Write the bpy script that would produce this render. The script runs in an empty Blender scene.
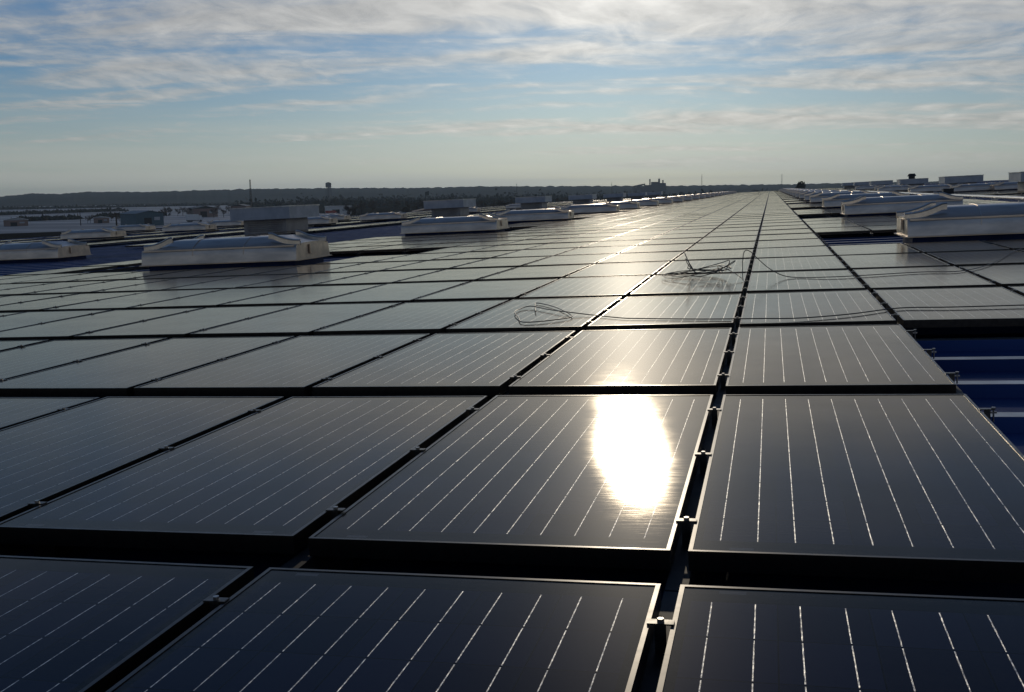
import bpy, bmesh, math, random
from mathutils import Vector, Matrix, noise

S = bpy.context.scene
COL = S.collection
rad = math.radians

# ------------------------------------------------------------------ camera
cam_d = bpy.data.cameras.new('camera')
cam = bpy.data.objects.new('camera', cam_d)
COL.objects.link(cam)
EYE = Vector((0.17206, -0.21191, 11.75762))
_rt = Vector((0.97065222, 0.24001759, -0.01502767))
_up = Vector((-0.02089596, 0.14642714, 0.98900073))
_bk = Vector((0.23957803, -0.95966174, 0.14714523))
cam.matrix_world = Matrix(((_rt.x, _up.x, _bk.x, EYE.x), (_rt.y, _up.y, _bk.y, EYE.y), (_rt.z, _up.z, _bk.z, EYE.z), (0, 0, 0, 1)))
cam_d.sensor_width = 36.0
cam_d.lens = 36.337
cam_d.clip_start = 0.05
cam_d.clip_end = 30000
S.camera = cam

# ------------------------------------------------------------------ light, sky, exposure
SUN_EL, SUN_AZ = rad(13.85), rad(-8.33)       # azimuth from +Y towards +X
SUN_DIR = Vector((math.sin(SUN_AZ) * math.cos(SUN_EL), math.cos(SUN_AZ) * math.cos(SUN_EL), math.sin(SUN_EL)))
S.view_settings.view_transform = 'Standard'
S.view_settings.look = 'None'
S.view_settings.gamma = 1.0
S.view_settings.use_curve_mapping = False
S.view_settings.exposure = -1.5
SKY_STRENGTH = 0.108

sun_d = bpy.data.lights.new('sun', 'SUN')
sun_d.energy = 2.1
sun_d.angle = rad(0.53)
sun_d.color = (1.0, 0.86, 0.66)
sun = bpy.data.objects.new('sun', sun_d)
sun.rotation_euler = SUN_DIR.to_track_quat('Z', 'Y').to_euler()
sun.location = (0, 0, 60)
COL.objects.link(sun)


class NT:
    """tiny helper round a node tree"""
    def __init__(self, tree):
        self.t = tree

    def n(self, typ, **kw):
        nd = self.t.nodes.new(typ)
        for k, v in kw.items():
            setattr(nd, k, v)
        return nd

    def link(self, a, b):
        self.t.links.new(a, b)

    def val(self, sock, v):
        if isinstance(v, bpy.types.NodeSocket):
            self.t.links.new(v, sock)
        else:
            sock.default_value = v

    def m(self, op, a, b=None, c=None, clamp=False):
        nd = self.n('ShaderNodeMath', operation=op)
        nd.use_clamp = clamp
        self.val(nd.inputs[0], a)
        if b is not None:
            self.val(nd.inputs[1], b)
        if c is not None:
            self.val(nd.inputs[2], c)
        return nd.outputs[0]

    def noise(self, vec, scale, detail=4, rough=0.5, dist=0.0):
        nd = self.n('ShaderNodeTexNoise')
        self.link(vec, nd.inputs['Vector'])
        nd.inputs['Scale'].default_value = scale
        nd.inputs['Detail'].default_value = detail
        nd.inputs['Roughness'].default_value = rough
        nd.inputs['Distortion'].default_value = dist
        return nd.outputs[0]

    def ramp(self, fac, lo, hi, smooth=True):
        nd = self.n('ShaderNodeMapRange')
        nd.interpolation_type = 'SMOOTHSTEP' if smooth else 'LINEAR'
        self.link(fac, nd.inputs['Value'])
        nd.inputs['From Min'].default_value = lo
        nd.inputs['From Max'].default_value = hi
        nd.inputs['To Min'].default_value = 0
        nd.inputs['To Max'].default_value = 1
        return nd.outputs['Result']

    def mapping(self, vec, scale=(1, 1, 1), rot=(0, 0, 0), loc=(0, 0, 0)):
        nd = self.n('ShaderNodeMapping')
        self.link(vec, nd.inputs['Vector'])
        nd.inputs['Scale'].default_value = scale
        nd.inputs['Rotation'].default_value = rot
        nd.inputs['Location'].default_value = loc
        return nd.outputs[0]

    def mix(self, fac, a, b):
        nd = self.n('ShaderNodeMix', data_type='RGBA')
        self.val(nd.inputs[0], fac)
        self.val(nd.inputs[6], a)
        self.val(nd.inputs[7], b)
        return nd.outputs[2]


def build_world():
    w = bpy.data.worlds.new('World')
    S.world = w
    w.use_nodes = True
    t = NT(w.node_tree)
    w.node_tree.nodes.clear()
    out = t.n('ShaderNodeOutputWorld')
    bg = t.n('ShaderNodeBackground')
    t.link(bg.outputs[0], out.inputs[0])
    bg.inputs['Strength'].default_value = SKY_STRENGTH
    sky = t.n('ShaderNodeTexSky')
    sky.sky_type = 'NISHITA'
    sky.sun_disc = False
    sky.sun_elevation = SUN_EL
    sky.sun_rotation = SUN_AZ
    sky.altitude = 0
    sky.air_density = 1.0
    sky.dust_density = 0.25
    sky.ozone_density = 3.5
    tc = t.n('ShaderNodeTexCoord')
    d = tc.outputs['Generated']
    sep = t.n('ShaderNodeSeparateXYZ')
    t.link(d, sep.inputs[0])
    z = t.m('MAXIMUM', sep.outputs['Z'], 0.0)
    zz = t.m('ADD', z, 0.075)
    px = t.m('DIVIDE', sep.outputs['X'], zz)
    py = t.m('DIVIDE', sep.outputs['Y'], zz)
    cmb = t.n('ShaderNodeCombineXYZ')
    t.link(px, cmb.inputs[0])
    t.link(py, cmb.inputs[1])
    p = cmb.outputs[0]
    # big banks, streaks and small ripples of one high cloud deck
    warp = t.n('ShaderNodeTexNoise')
    t.link(t.mapping(p, (0.5, 0.5, 1)), warp.inputs['Vector'])
    warp.inputs['Scale'].default_value = 1.0
    warp.inputs['Detail'].default_value = 3
    wv = t.n('ShaderNodeVectorMath', operation='MULTIPLY_ADD')
    t.link(warp.outputs['Color'], wv.inputs[0])
    wv.inputs[1].default_value = (0.9, 0.9, 0)
    t.link(p, wv.inputs[2])
    pw = wv.outputs[0]
    bank = t.noise(t.mapping(pw, (0.30, 1.15, 1), (0, 0, rad(-9)), (4.3, 9.7, 0)), 1.0, 3, 0.5, 0.2)
    streak = t.noise(t.mapping(t.mapping(pw, rot=(0, 0, rad(-16))), (0.75, 2.6, 1), (0, 0, 0), (7.7, 2.2, 0)), 1.0, 7, 0.55, 0.5)
    ripple = t.noise(t.mapping(pw, (5.0, 3.2, 1), (0, 0, rad(25)), (1.2, 5.1, 0)), 1.0, 7, 0.62, 0.3)
    s1 = t.m('ADD', t.m('MULTIPLY', bank, 0.55), t.m('MULTIPLY', streak, 0.34))
    s2 = t.m('ADD', s1, t.m('MULTIPLY', ripple, 0.20))
    right = t.m('MULTIPLY', t.m('ADD', sep.outputs['X'], 0.22), 0.08)
    s3 = t.m('ADD', t.m('ADD', s2, right), t.m('MULTIPLY', t.m('SUBTRACT', t.ramp(z, 0.03, 0.15), 0.5), 0.09))
    cov = t.ramp(s3, 0.475, 0.605)
    thick = t.ramp(s3, 0.53, 0.68)
    # light scattered through the cloud is strongest round the sun
    dot = t.n('ShaderNodeVectorMath', operation='DOT_PRODUCT')
    t.link(d, dot.inputs[0])
    dot.inputs[1].default_value = SUN_DIR
    cosang = t.m('MAXIMUM', dot.outputs['Value'], 0.0)
    glow = t.m('POWER', cosang, 10.0)
    glow2 = t.m('POWER', cosang, 160.0)
    k = t.m('ADD', t.m('MULTIPLY', glow, 8.5), t.m('ADD', t.m('MULTIPLY', glow2, 10.0), 8.6))
    rip = t.m('ADD', t.m('MULTIPLY', ripple, 1.2), 0.42)
    k = t.m('MULTIPLY', k, rip)
    ccol = t.mix(glow, (1.0, 0.985, 0.95, 1), (1.0, 0.955, 0.87, 1))
    cl = t.n('ShaderNodeVectorMath', operation='SCALE')
    t.link(ccol, cl.inputs[0])
    t.link(k, cl.inputs['Scale'])
    amt = t.m('MULTIPLY', cov, t.m('ADD', t.m('MULTIPLY', thick, 0.38), 0.44))
    amt = t.m('MULTIPLY', amt, t.ramp(z, 0.0, 0.045))
    amt = t.m('MULTIPLY', amt, t.m('SUBTRACT', 1.0, t.m('MULTIPLY', t.ramp(z, 0.21, 0.36), 0.95)))
    tint = t.n('ShaderNodeMix', data_type='RGBA', blend_type='MULTIPLY')
    tint.inputs[0].default_value = 1.0
    t.link(sky.outputs[0], tint.inputs[6])
    tint.inputs[7].default_value = (0.82, 1.06, 1.36, 1)
    # a pale stratus veil low over the horizon
    veil = t.m('SUBTRACT', 1.0, t.ramp(z, 0.0, 0.125))
    vk = t.n('ShaderNodeVectorMath', operation='SCALE')
    vk.inputs[0].default_value = (0.93, 1.0, 0.95)
    back = t.ramp(t.m('MULTIPLY', dot.outputs['Value'], -1.0), 0.2, 0.9)
    t.link(t.mix(back, (0.95, 1.0, 0.93, 1), (1.35, 1.12, 0.92, 1)), vk.inputs[0])
    t.link(t.m('ADD', t.m('MULTIPLY', glow, 6.0), 10.2), vk.inputs['Scale'])
    base = t.mix(t.m('MULTIPLY', veil, t.m('ADD', t.m('MULTIPLY', t.ramp(t.noise(t.mapping(d, (3.0, 3.0, 60)), 1.0, 4, 0.5), 0.36, 0.64), 0.26), 0.68)), tint.outputs[2], vk.outputs[0])
    col = t.mix(amt, base, cl.outputs[0])
    t.link(col, bg.inputs['Color'])


build_world()

# ------------------------------------------------------------------ the roof frame (slopes up to the right)
ROOF = Matrix(((0.99936424, 0.0, -0.0356526, 0.0), (-2.6398e-05, 0.99999973, -0.00073995, 0.0),
               (0.03565259, 0.00074042, 0.99936397, 11.0), (0, 0, 0, 1)))


def roof_at(u, v, w=0.0, rz=0.0):
    return ROOF @ Matrix.Translation((u, v, w)) @ Matrix.Rotation(rz, 4, 'Z')


# ------------------------------------------------------------------ helpers
class MB:
    """collects faces, builds ONE mesh object"""
    def __init__(self):
        self.v, self.f, self.mi, self.uv = [], [], [], []

    def face(self, pts, mi=0, uv=None):
        i = len(self.v)
        self.v += [tuple(p) for p in pts]
        self.f.append(list(range(i, i + len(pts))))
        self.mi.append(mi)
        self.uv.append(uv or [(0, 0)] * len(pts))

    def box(self, a, b, mi=0, bottom=True):
        x0, y0, z0 = a
        x1, y1, z1 = b
        q = self.face
        q([(x0, y0, z1), (x1, y0, z1), (x1, y1, z1), (x0, y1, z1)], mi)
        q([(x0, y0, z0), (x1, y0, z0), (x1, y0, z1), (x0, y0, z1)], mi)
        q([(x1, y0, z0), (x1, y1, z0), (x1, y1, z1), (x1, y0, z1)], mi)
        q([(x1, y1, z0), (x0, y1, z0), (x0, y1, z1), (x1, y1, z1)], mi)
        q([(x0, y1, z0), (x0, y0, z0), (x0, y0, z1), (x0, y1, z1)], mi)
        if bottom:
            q([(x0, y1, z0), (x1, y1, z0), (x1, y0, z0), (x0, y0, z0)], mi)

    def tube(self, pts, r, n=6, mi=0, r1=None, cap=True):
        pts = [Vector(p) for p in pts]
        rings = []
        m = len(pts)
        nrm = Vector((0, 0, 1))
        for i, p in enumerate(pts):
            tg = (pts[min(i + 1, m - 1)] - pts[max(i - 1, 0)])
            if tg.length < 1e-9:
                tg = Vector((0, 0, 1))
            tg.normalize()
            a = nrm - tg * nrm.dot(tg)
            if a.length < 1e-3:
                a = Vector((1, 0, 0)) - tg * tg.x
            a.normalize()
            b = tg.cross(a)
            rr = r if r1 is None else r + (r1 - r) * i / max(1, m - 1)
            base = len(self.v)
            for k in range(n):
                an = 2 * math.pi * k / n
                self.v.append(tuple(p + a * (math.cos(an) * rr) + b * (math.sin(an) * rr)))
            rings.append(base)
        for i in range(m - 1):
            for k in range(n):
                k2 = (k + 1) % n
                self.f.append([rings[i] + k, rings[i] + k2, rings[i + 1] + k2, rings[i + 1] + k])
                self.mi.append(mi)
                self.uv.append([(0, 0)] * 4)
        if cap:
            for base in (rings[0], rings[-1]):
                self.f.append([base + k for k in range(n)])
                self.mi.append(mi)
                self.uv.append([(0, 0)] * n)

    def mesh(self, name, mats, smooth=False, weld=False, recalc=True):
        me = bpy.data.meshes.new(name)
        me.from_pydata(self.v, [], self.f)
        for m in mats if isinstance(mats, (list, tuple)) else [mats]:
            me.materials.append(m)
        me.polygons.foreach_set('material_index', self.mi)
        lay = me.uv_layers.new(name='UVMap')
        flat = []
        for u in self.uv:
            for c in u:
                flat += [c[0], c[1]]
        lay.data.foreach_set('uv', flat)
        bm = bmesh.new()
        bm.from_mesh(me)
        if weld:
            bmesh.ops.remove_doubles(bm, verts=bm.verts, dist=1e-4)
        if recalc:
            bmesh.ops.recalc_face_normals(bm, faces=bm.faces)
        bm.to_mesh(me)
        bm.free()
        if smooth:
            me.polygons.foreach_set('use_smooth', [True] * len(me.polygons))
        me.update()
        return me

    def build(self, name, mats, parent=None, smooth=False, weld=False, mat=None, recalc=True):
        o = bpy.data.objects.new(name, self.mesh(name, mats, smooth, weld, recalc))
        COL.objects.link(o)
        if parent is not None:
            o.parent = parent
        if mat is not None:
            o.matrix_world = mat
        return o


def bevel(o, w, seg=1):
    m = o.modifiers.new('edge', 'BEVEL')
    m.width = w
    m.segments = seg
    m.limit_method = 'ANGLE'
    return o


def tag(o, label=None, cat=None, group=None, kind=None):
    if label:
        o['label'] = label
    if cat:
        o['category'] = cat
    if group:
        o['group'] = group
    if kind:
        o['kind'] = kind
    return o


def empty(name, mat, label, cat, group=None):
    o = bpy.data.objects.new(name, None)
    o.empty_display_size = 0.1
    COL.objects.link(o)
    o.matrix_world = mat
    return tag(o, label, cat, group)


def copy_tree(o, mat, label=None):
    c = o.copy()
    COL.objects.link(c)
    c.matrix_world = mat
    if label:
        c['label'] = label
    for ch in o.children:
        k = ch.copy()
        COL.objects.link(k)
        k.parent = c
        for g in ch.children:
            q = g.copy()
            COL.objects.link(q)
            q.parent = k
    return c


# ------------------------------------------------------------------ materials
def new_mat(name):
    m = bpy.data.materials.new(name)
    m.use_nodes = True
    b = m.node_tree.nodes['Principled BSDF']
    return m, NT(m.node_tree), b


def rough_mat(name, col, col2=None, rough=0.6, metallic=0.0, scale=3.0, bump=0.0, coords='Object', spec=0.5, aniso=(1, 1, 1), rvar=0.1):
    m, t, b = new_mat(name)
    tc = t.n('ShaderNodeTexCoord')
    v = t.mapping(tc.outputs[coords], aniso)
    nz = t.noise(v, scale, 6, 0.6)
    f = t.ramp(nz, 0.35, 0.68)
    c2 = col2 or tuple(c * 0.7 for c in col)
    t.link(t.mix(f, (*col, 1), (*c2, 1)), b.inputs['Base Color'])
    b.inputs['Metallic'].default_value = metallic
    b.inputs['Specular IOR Level'].default_value = spec
    t.link(t.m('ADD', t.m('MULTIPLY', nz, 2 * rvar), rough - rvar), b.inputs['Roughness'])
    if bump:
        bp = t.n('ShaderNodeBump')
        bp.inputs['Strength'].default_value = bump
        bp.inputs['Distance'].default_value = 0.02
        t.link(nz, bp.inputs['Height'])
        t.link(bp.outputs[0], b.inputs['Normal'])
    return m


PITCH, GAP, PL, RG = 0.872, 0.038, 1.7184, 0.1927
PW = PITCH - GAP
ROWP = PL + RG


def laminate_mat():
    """dark cells behind glass: 5 x 10 cells, two soldered ribbons per cell, small printed stickers"""
    m, t, b = new_mat('solar_glass')
    uv = t.n('ShaderNodeUVMap')
    sep = t.n('ShaderNodeSeparateXYZ')
    t.link(uv.outputs[0], sep.inputs[0])
    U, V = sep.outputs[0], sep.outputs[1]
    cell = 0.157
    u0 = (PW - 5 * cell) / 2
    v0 = (PL - 10 * cell) / 2
    cu = t.m('DIVIDE', t.m('SUBTRACT', U, u0), cell)
    cv = t.m('DIVIDE', t.m('SUBTRACT', V, v0), cell)
    inu = t.m('MULTIPLY', t.m('GREATER_THAN', cu, 0.0), t.m('LESS_THAN', cu, 5.0))
    inv = t.m('MULTIPLY', t.m('GREATER_THAN', cv, 0.0), t.m('LESS_THAN', cv, 10.0))
    inside = t.m('MULTIPLY', inu, inv)
    fu = t.m('FRACT', cu)
    fv = t.m('FRACT', cv)
    # ribbons
    hu = t.m('FRACT', t.m('MULTIPLY', cu, 2.0))
    du = t.m('ABSOLUTE', t.m('SUBTRACT', hu, 0.5))
    rib = t.m('MULTIPLY', t.m('LESS_THAN', du, 0.0135), inside)
    rib = t.m('MULTIPLY', rib, t.m('LESS_THAN', t.m('ABSOLUTE', t.m('SUBTRACT', fv, 0.5)), 0.475))
    # cell faces (a hair of dark backing between them)
    cf = t.m('MULTIPLY', t.m('LESS_THAN', t.m('ABSOLUTE', t.m('SUBTRACT', fu, 0.5)), 0.491),
             t.m('LESS_THAN', t.m('ABSOLUTE', t.m('SUBTRACT', fv, 0.5)), 0.491))
    cf = t.m('MULTIPLY', cf, inside)
    # each cell a touch different in its blue
    cell_id = t.n('ShaderNodeCombineXYZ')
    t.link(t.m('FLOOR', cu), cell_id.inputs[0])
    t.link(t.m('FLOOR', cv), cell_id.inputs[1])
    oi = t.n('ShaderNodeObjectInfo')
    t.link(t.m('MULTIPLY', oi.outputs['Random'], 50.0), cell_id.inputs[2])
    wn = t.n('ShaderNodeTexWhiteNoise', noise_dimensions='3D')
    t.link(cell_id.outputs[0], wn.inputs[0])
    cellcol = t.mix(wn.outputs['Value'], (0.006, 0.007, 0.020, 1), (0.013, 0.016, 0.042, 1))
    base = t.mix(cf, (0.0045, 0.0045, 0.006, 1), cellcol)
    # stickers: near left, near right and far left corners
    def rect(ua, ub, va, vb):
        return t.m('MULTIPLY', t.m('MULTIPLY', t.m('GREATER_THAN', U, ua), t.m('LESS_THAN', U, ub)),
                   t.m('MULTIPLY', t.m('GREATER_THAN', V, va), t.m('LESS_THAN', V, vb)))
    st = t.m('ADD', rect(0.085, 0.135, 0.020, 0.034), t.m('ADD', rect(PW - 0.115, PW - 0.065, 0.020, 0.034), rect(0.075, 0.125, PL - 0.034, PL - 0.020)), clamp=True)
    # dust gathered along the frame and in faint streaks
    edge = t.m('MINIMUM', t.m('MINIMUM', U, t.m('SUBTRACT', PW, U)), t.m('MINIMUM', V, t.m('SUBTRACT', PL, V)))
    uvn = t.noise(uv.outputs[0], 28.0, 5, 0.65)
    dirt = t.m('MULTIPLY', t.m('SUBTRACT', 1.0, t.ramp(edge, 0.008, 0.05)), t.ramp(uvn, 0.3, 0.7))
    dgeo = t.n('ShaderNodeNewGeometry')
    film = t.ramp(t.noise(dgeo.outputs['Position'], 3.1, 8, 0.68), 0.48, 0.75)
    base = t.mix(t.m('ADD', t.m('MULTIPLY', dirt, 0.45), t.m('MULTIPLY', film, 0.14)), base, (0.075, 0.065, 0.052, 1))
    base = t.mix(st, base, (0.085, 0.085, 0.09, 1))
    spark = t.ramp(t.noise(t.mapping(uv.outputs[0], (30, 75, 1)), 1.0, 3, 0.6), 0.38, 0.62)  # glints along the ribbons, put into their base colour as bright and dull stretches
    base = t.mix(rib, base, t.mix(spark, (0.30, 0.30, 0.30, 1), (0.80, 0.79, 0.76, 1)))
    t.link(base, b.inputs['Base Color'])
    t.link(rib, b.inputs['Metallic'])
    geo = t.n('ShaderNodeNewGeometry')
    pos = geo.outputs['Position']
    nz = t.noise(pos, 60.0, 3, 0.6)
    t.link(t.m('ADD', t.m('MULTIPLY', rib, t.m('ADD', t.m('MULTIPLY', nz, 0.2), 0.02)), 0.36), b.inputs['Roughness'])
    b.inputs['Specular IOR Level'].default_value = 0.0045
    # soldered ribbons are slightly wavy
    wav = t.noise(t.mapping(uv.outputs[0], (400, 40, 1)), 1.0, 3, 0.6)
    bp = t.n('ShaderNodeBump')
    bp.inputs['Distance'].default_value = 0.004
    t.link(t.m('MULTIPLY', rib, 0.55), bp.inputs['Strength'])
    t.link(wav, bp.inputs['Height'])
    t.link(bp.outputs[0], b.inputs['Normal'])
    # the glass over it: faintly rolled along its length, dusty
    dust = t.noise(pos, 2.3, 7, 0.65)
    fine = t.noise(t.mapping(pos, (9, 80, 9)), 1.0, 4, 0.6)
    gls = t.n('ShaderNodeBsdfAnisotropic')
    gls.distribution = 'BECKMANN'
    gls.inputs['Color'].default_value = (1.0, 0.93, 0.83, 1)
    gls.inputs['Anisotropy'].default_value = -0.40
    t.link(t.m('ADD', t.m('MULTIPLY', dust, 0.06), t.m('ADD', t.m('MULTIPLY', fine, 0.03), 0.103)), gls.inputs['Roughness'])
    tg = t.n('ShaderNodeTangent')
    tg.direction_type = 'UV_MAP'
    tg.uv_map = 'UVMap'
    t.link(tg.outputs[0], gls.inputs['Tangent'])
    cb = t.n('ShaderNodeBump')
    cb.inputs['Strength'].default_value = 0.05
    cb.inputs['Distance'].default_value = 0.003
    t.link(t.m('ADD', t.m('MULTIPLY', fine, 0.6), t.noise(pos, 5.0, 2, 0.5)), cb.inputs['Height'])
    t.link(cb.outputs[0], gls.inputs['Normal'])
    fr_ = t.n('ShaderNodeFresnel')
    fr_.inputs['IOR'].default_value = 1.20
    t.link(cb.outputs[0], fr_.inputs['Normal'])
    amt = t.m('MULTIPLY', fr_.outputs[0], t.m('ADD', t.m('MULTIPLY', dust, -0.30), 1.06))
    ms = t.n('ShaderNodeMixShader')
    t.link(amt, ms.inputs[0])
    t.link(b.outputs[0], ms.inputs[1])
    t.link(gls.outputs[0], ms.inputs[2])
    t.link(ms.outputs[0], m.node_tree.nodes['Material Output'].inputs['Surface'])
    return m


M_GLASS = laminate_mat()
M_FRAME = rough_mat('dark_anodised_frame', (0.055, 0.051, 0.047), (0.036, 0.034, 0.032), 0.32, 0.9, 30, 0.0)
M_STEEL = rough_mat('bright_steel', (0.42, 0.41, 0.39), (0.26, 0.25, 0.24), 0.34, 1.0, 40)
M_CLAMP = rough_mat('dull_clamp_metal', (0.11, 0.105, 0.10), (0.06, 0.06, 0.055), 0.36, 0.9, 60)
M_RAIL = rough_mat('mounting_rail_metal', (0.022, 0.022, 0.023), (0.012, 0.012, 0.012), 0.65, 0.2, 12)
M_BLUE = rough_mat('blue_painted_sheet', (0.042, 0.080, 0.22), (0.022, 0.046, 0.135), 0.55, 0.0, 1.5, 0.0, spec=0.05, aniso=(0.15, 1, 1))
M_SEAMCAP = rough_mat('weathered_seam_cap', (0.60, 0.60, 0.58), (0.40, 0.40, 0.39), 0.40, 0.8, 4, 0.0)
M_VENT = rough_mat('galvanised_vent_sheet', (0.68, 0.57, 0.46), (0.48, 0.41, 0.34), 0.34, 0.85, 2.5, 0.15, aniso=(0.6, 2, 2))
M_LIP = rough_mat('vent_lip_metal', (0.80, 0.72, 0.62), (0.62, 0.56, 0.48), 0.30, 1.0, 8)
M_CURB = rough_mat('vent_curb_metal', (0.014, 0.028, 0.09), (0.010, 0.02, 0.06), 0.55, 0.0, 5, spec=0.1)
M_UNIT = rough_mat('rooftop_unit_paint', (0.42, 0.45, 0.48), (0.33, 0.36, 0.39), 0.42, 0.2, 2.0)
M_UNITBASE = rough_mat('rooftop_unit_base_paint', (0.36, 0.34, 0.31), (0.27, 0.255, 0.24), 0.5, 0.1, 2.0)
M_DARK = rough_mat('dark_metal', (0.018, 0.018, 0.02), (0.01, 0.01, 0.012), 0.5, 0.2, 6)
M_CABLE = rough_mat('black_cable', (0.06, 0.057, 0.05), (0.035, 0.033, 0.03), 0.45, 0.0, 30)
M_CLIP = rough_mat('pale_conduit', (0.6, 0.6, 0.58), (0.45, 0.45, 0.43), 0.35, 0.6, 6)


# ------------------------------------------------------------------ ground, hills
def ground_mat():
    m, t, b = new_mat('winter_ground')
    tc = t.n('ShaderNodeTexCoord')
    p = tc.outputs['Object']
    big = t.noise(p, 0.004, 6, 0.55)
    mid = t.noise(t.mapping(p, (0.5, 2.2, 1)), 0.02, 7, 0.6)
    c = t.mix(t.ramp(big, 0.42, 0.6), (0.022, 0.019, 0.015, 1), (0.013, 0.014, 0.012, 1))
    c = t.mix(t.ramp(mid, 0.5, 0.66), c, (0.045, 0.034, 0.025, 1))
    t.link(c, b.inputs['Base Color'])
    b.inputs['Roughness'].default_value = 0.9
    b.inputs['Specular IOR Level'].default_value = 0.0
    return m


def lot_mat():
    m, t, b = new_mat('pale_concrete')
    tc = t.n('ShaderNodeTexCoord')
    p = tc.outputs['Object']
    a = t.noise(t.mapping(p, (0.25, 1.6, 1)), 0.02, 7, 0.6)
    c = t.mix(t.ramp(a, 0.40, 0.62), (0.36, 0.38, 0.39, 1), (0.15, 0.16, 0.17, 1))
    t.link(c, b.inputs['Base Color'])
    b.inputs['Roughness'].default_value = 0.6
    b.inputs['Specular IOR Level'].default_value = 0.25
    return m


M_GROUND = ground_mat()
g = MB()
g.face([(-14000, -3000, 0), (14000, -3000, 0), (14000, 16000, 0), (-14000, 16000, 0)])
tag(g.build('ground', M_GROUND), kind='structure')

g = MB()
lotpts = [(-1900, 330), (-300, 255), (-214, 385), (-300, 560), (-470, 880), (-760, 1350), (-900, 1600), (-1900, 1500)]
g.face([(x, y, 0.02) for x, y in lotpts])
tag(g.build('concrete_yard', lot_mat()), kind='structure')

M_FOREST = rough_mat('far_woodland', (0.020, 0.028, 0.026), (0.040, 0.042, 0.036), 0.95, 0.0, 0.02, 0.0, spec=0.0)
HAZE_D = 1.25e-4


def build_hills():
    # (bearing deg, ridge height m above the ground)
    prof = [(-60, 30), (-45, 26), (-40.5, 18), (-38.5, 27), (-37.4, 25), (-36, 29), (-33.5, 27), (-31, 29), (-28, 31), (-24, 31), (-20, 28), (-16, 29),
            (-12, 27), (-9, 25), (-5, 23), (0, 22), (5, 23), (14, 22), (30, 24), (60, 26)]
    def ridge(a):
        for (a0, h0), (a1, h1) in zip(prof, prof[1:]):
            if a0 <= a <= a1:
                return h0 + (h1 - h0) * (a - a0) / (a1 - a0)
        return 24
    mb = MB()
    n = 1500
    layers = [(2350, 0.0), (2420, 0.45), (2700, 0.72), (2900, 1.0), (3200, 0.9), (4200, 0.0)]
    idx = []
    for i in range(n + 1):
        a = -60 + 120 * i / n
        row = []
        for j, (D, k) in enumerate(layers):
            h = ridge(a) * k
            if k > 0:
                h += 2.4 * noise.noise((a * 3.1, j * 7.0, 0)) + 1.8 * noise.noise((a * 14.0, j * 3.0, 5)) + 1.5 * noise.noise((a * 45.0, j, 9))
            DD = D + 120 * noise.noise((a * 0.3, j * 2.0, 2))
            mb.v.append((DD * math.sin(rad(a)), DD * math.cos(rad(a)), max(h, -1)))
            row.append(len(mb.v) - 1)
        idx.append(row)
    for i in range(n):
        for j in range(len(layers) - 1):
            mb.f.append([idx[i][j], idx[i + 1][j], idx[i + 1][j + 1], idx[i][j + 1]])
            mb.mi.append(0)
            mb.uv.append([(0, 0)] * 4)
    tag(mb.build('hills', M_FOREST, smooth=True), kind='structure')


build_hills()

hz_m = bpy.data.materials.new('air_haze')
hz_m.use_nodes = True
_ht = NT(hz_m.node_tree)
hz_m.node_tree.nodes.clear()
_ho = _ht.n('ShaderNodeOutputMaterial')
_hv = _ht.n('ShaderNodeVolumePrincipled')
_hv.inputs['Color'].default_value = (0.66, 0.84, 1.0, 1)
_hv.inputs['Density'].default_value = HAZE_D
_hv.inputs['Anisotropy'].default_value = 0.3
_ht.link(_hv.outputs[0], _ho.inputs['Volume'])
_hb = MB()
_hb.box((-4200, -600, -1.5), (4200, 4600, 62))
tag(_hb.build('haze', hz_m), kind='stuff')

# ------------------------------------------------------------------ the factory building we stand on
W_ROOF, RIB_H = -0.165, 0.055
U0, U1, V0, V1 = -48.0, 46.0, -14.0, 236.0
bld = empty('factory_building', ROOF.copy(), 'wide factory with a blue ribbed metal roof under the solar panels', 'building')
rf = MB()
RS, RPH = 0.645, 3.80
k0 = int((V0 - RPH) / RS) + 1
k1 = int((V1 - RPH) / RS) - 1
prev = V0
for k in range(k0, k1 + 1):
    c = RPH + k * RS
    zb, zt = W_ROOF, W_ROOF + RIB_H
    a, b_, c_, d_ = c - 0.064, c - 0.040, c + 0.040, c + 0.064
    rf.face([(U0, prev, zb), (U1, prev, zb), (U1, a, zb), (U0, a, zb)], 0)
    rf.face([(U0, a, zb), (U1, a, zb), (U1, b_, zt), (U0, b_, zt)], 0)
    rf.face([(U0, b_, zt), (U1, b_, zt), (U1, c_, zt), (U0, c_, zt)], 1)
    rf.face([(U0, c_, zt), (U1, c_, zt), (U1, d_, zb), (U0, d_, zb)], 0)
    prev = d_
rf.face([(U0, prev, W_ROOF), (U1, prev, W_ROOF), (U1, V1, W_ROOF), (U0, V1, W_ROOF)], 0)
rf.build('roof', [M_BLUE, M_SEAMCAP], bld)
M_WALL = rough_mat('factory_wall_sheet', (0.30, 0.31, 0.33), (0.24, 0.25, 0.27), 0.6, 0.1, 0.5)
for (a, b_) in (((U0 + 0.3, V0 + 0.3), (U0 + 0.6, V1 - 0.3)), ((U1 - 0.6, V0 + 0.3), (U1 - 0.3, V1 - 0.3)), ((U0 + 0.61, V0 + 0.3), (U1 - 0.61, V0 + 0.6)), ((U0 + 0.61, V1 - 0.6), (U1 - 0.61, V1 - 0.3))):
    wm = MB()
    wm.box((a[0], a[1], -13.2), (b_[0], b_[1], W_ROOF - 0.25))
    wm.build('wall', M_WALL, bld)
em = MB()
em.box((U0 - 0.12, V0, W_ROOF - 0.22), (U0 - 0.003, V1, W_ROOF + 0.02))
em.build('gutter', M_DARK, bld)
em = MB()
em.box((U0, V1 + 0.003, W_ROOF - 0.2), (U1, V1 + 0.1, W_ROOF + 0.06))
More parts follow.
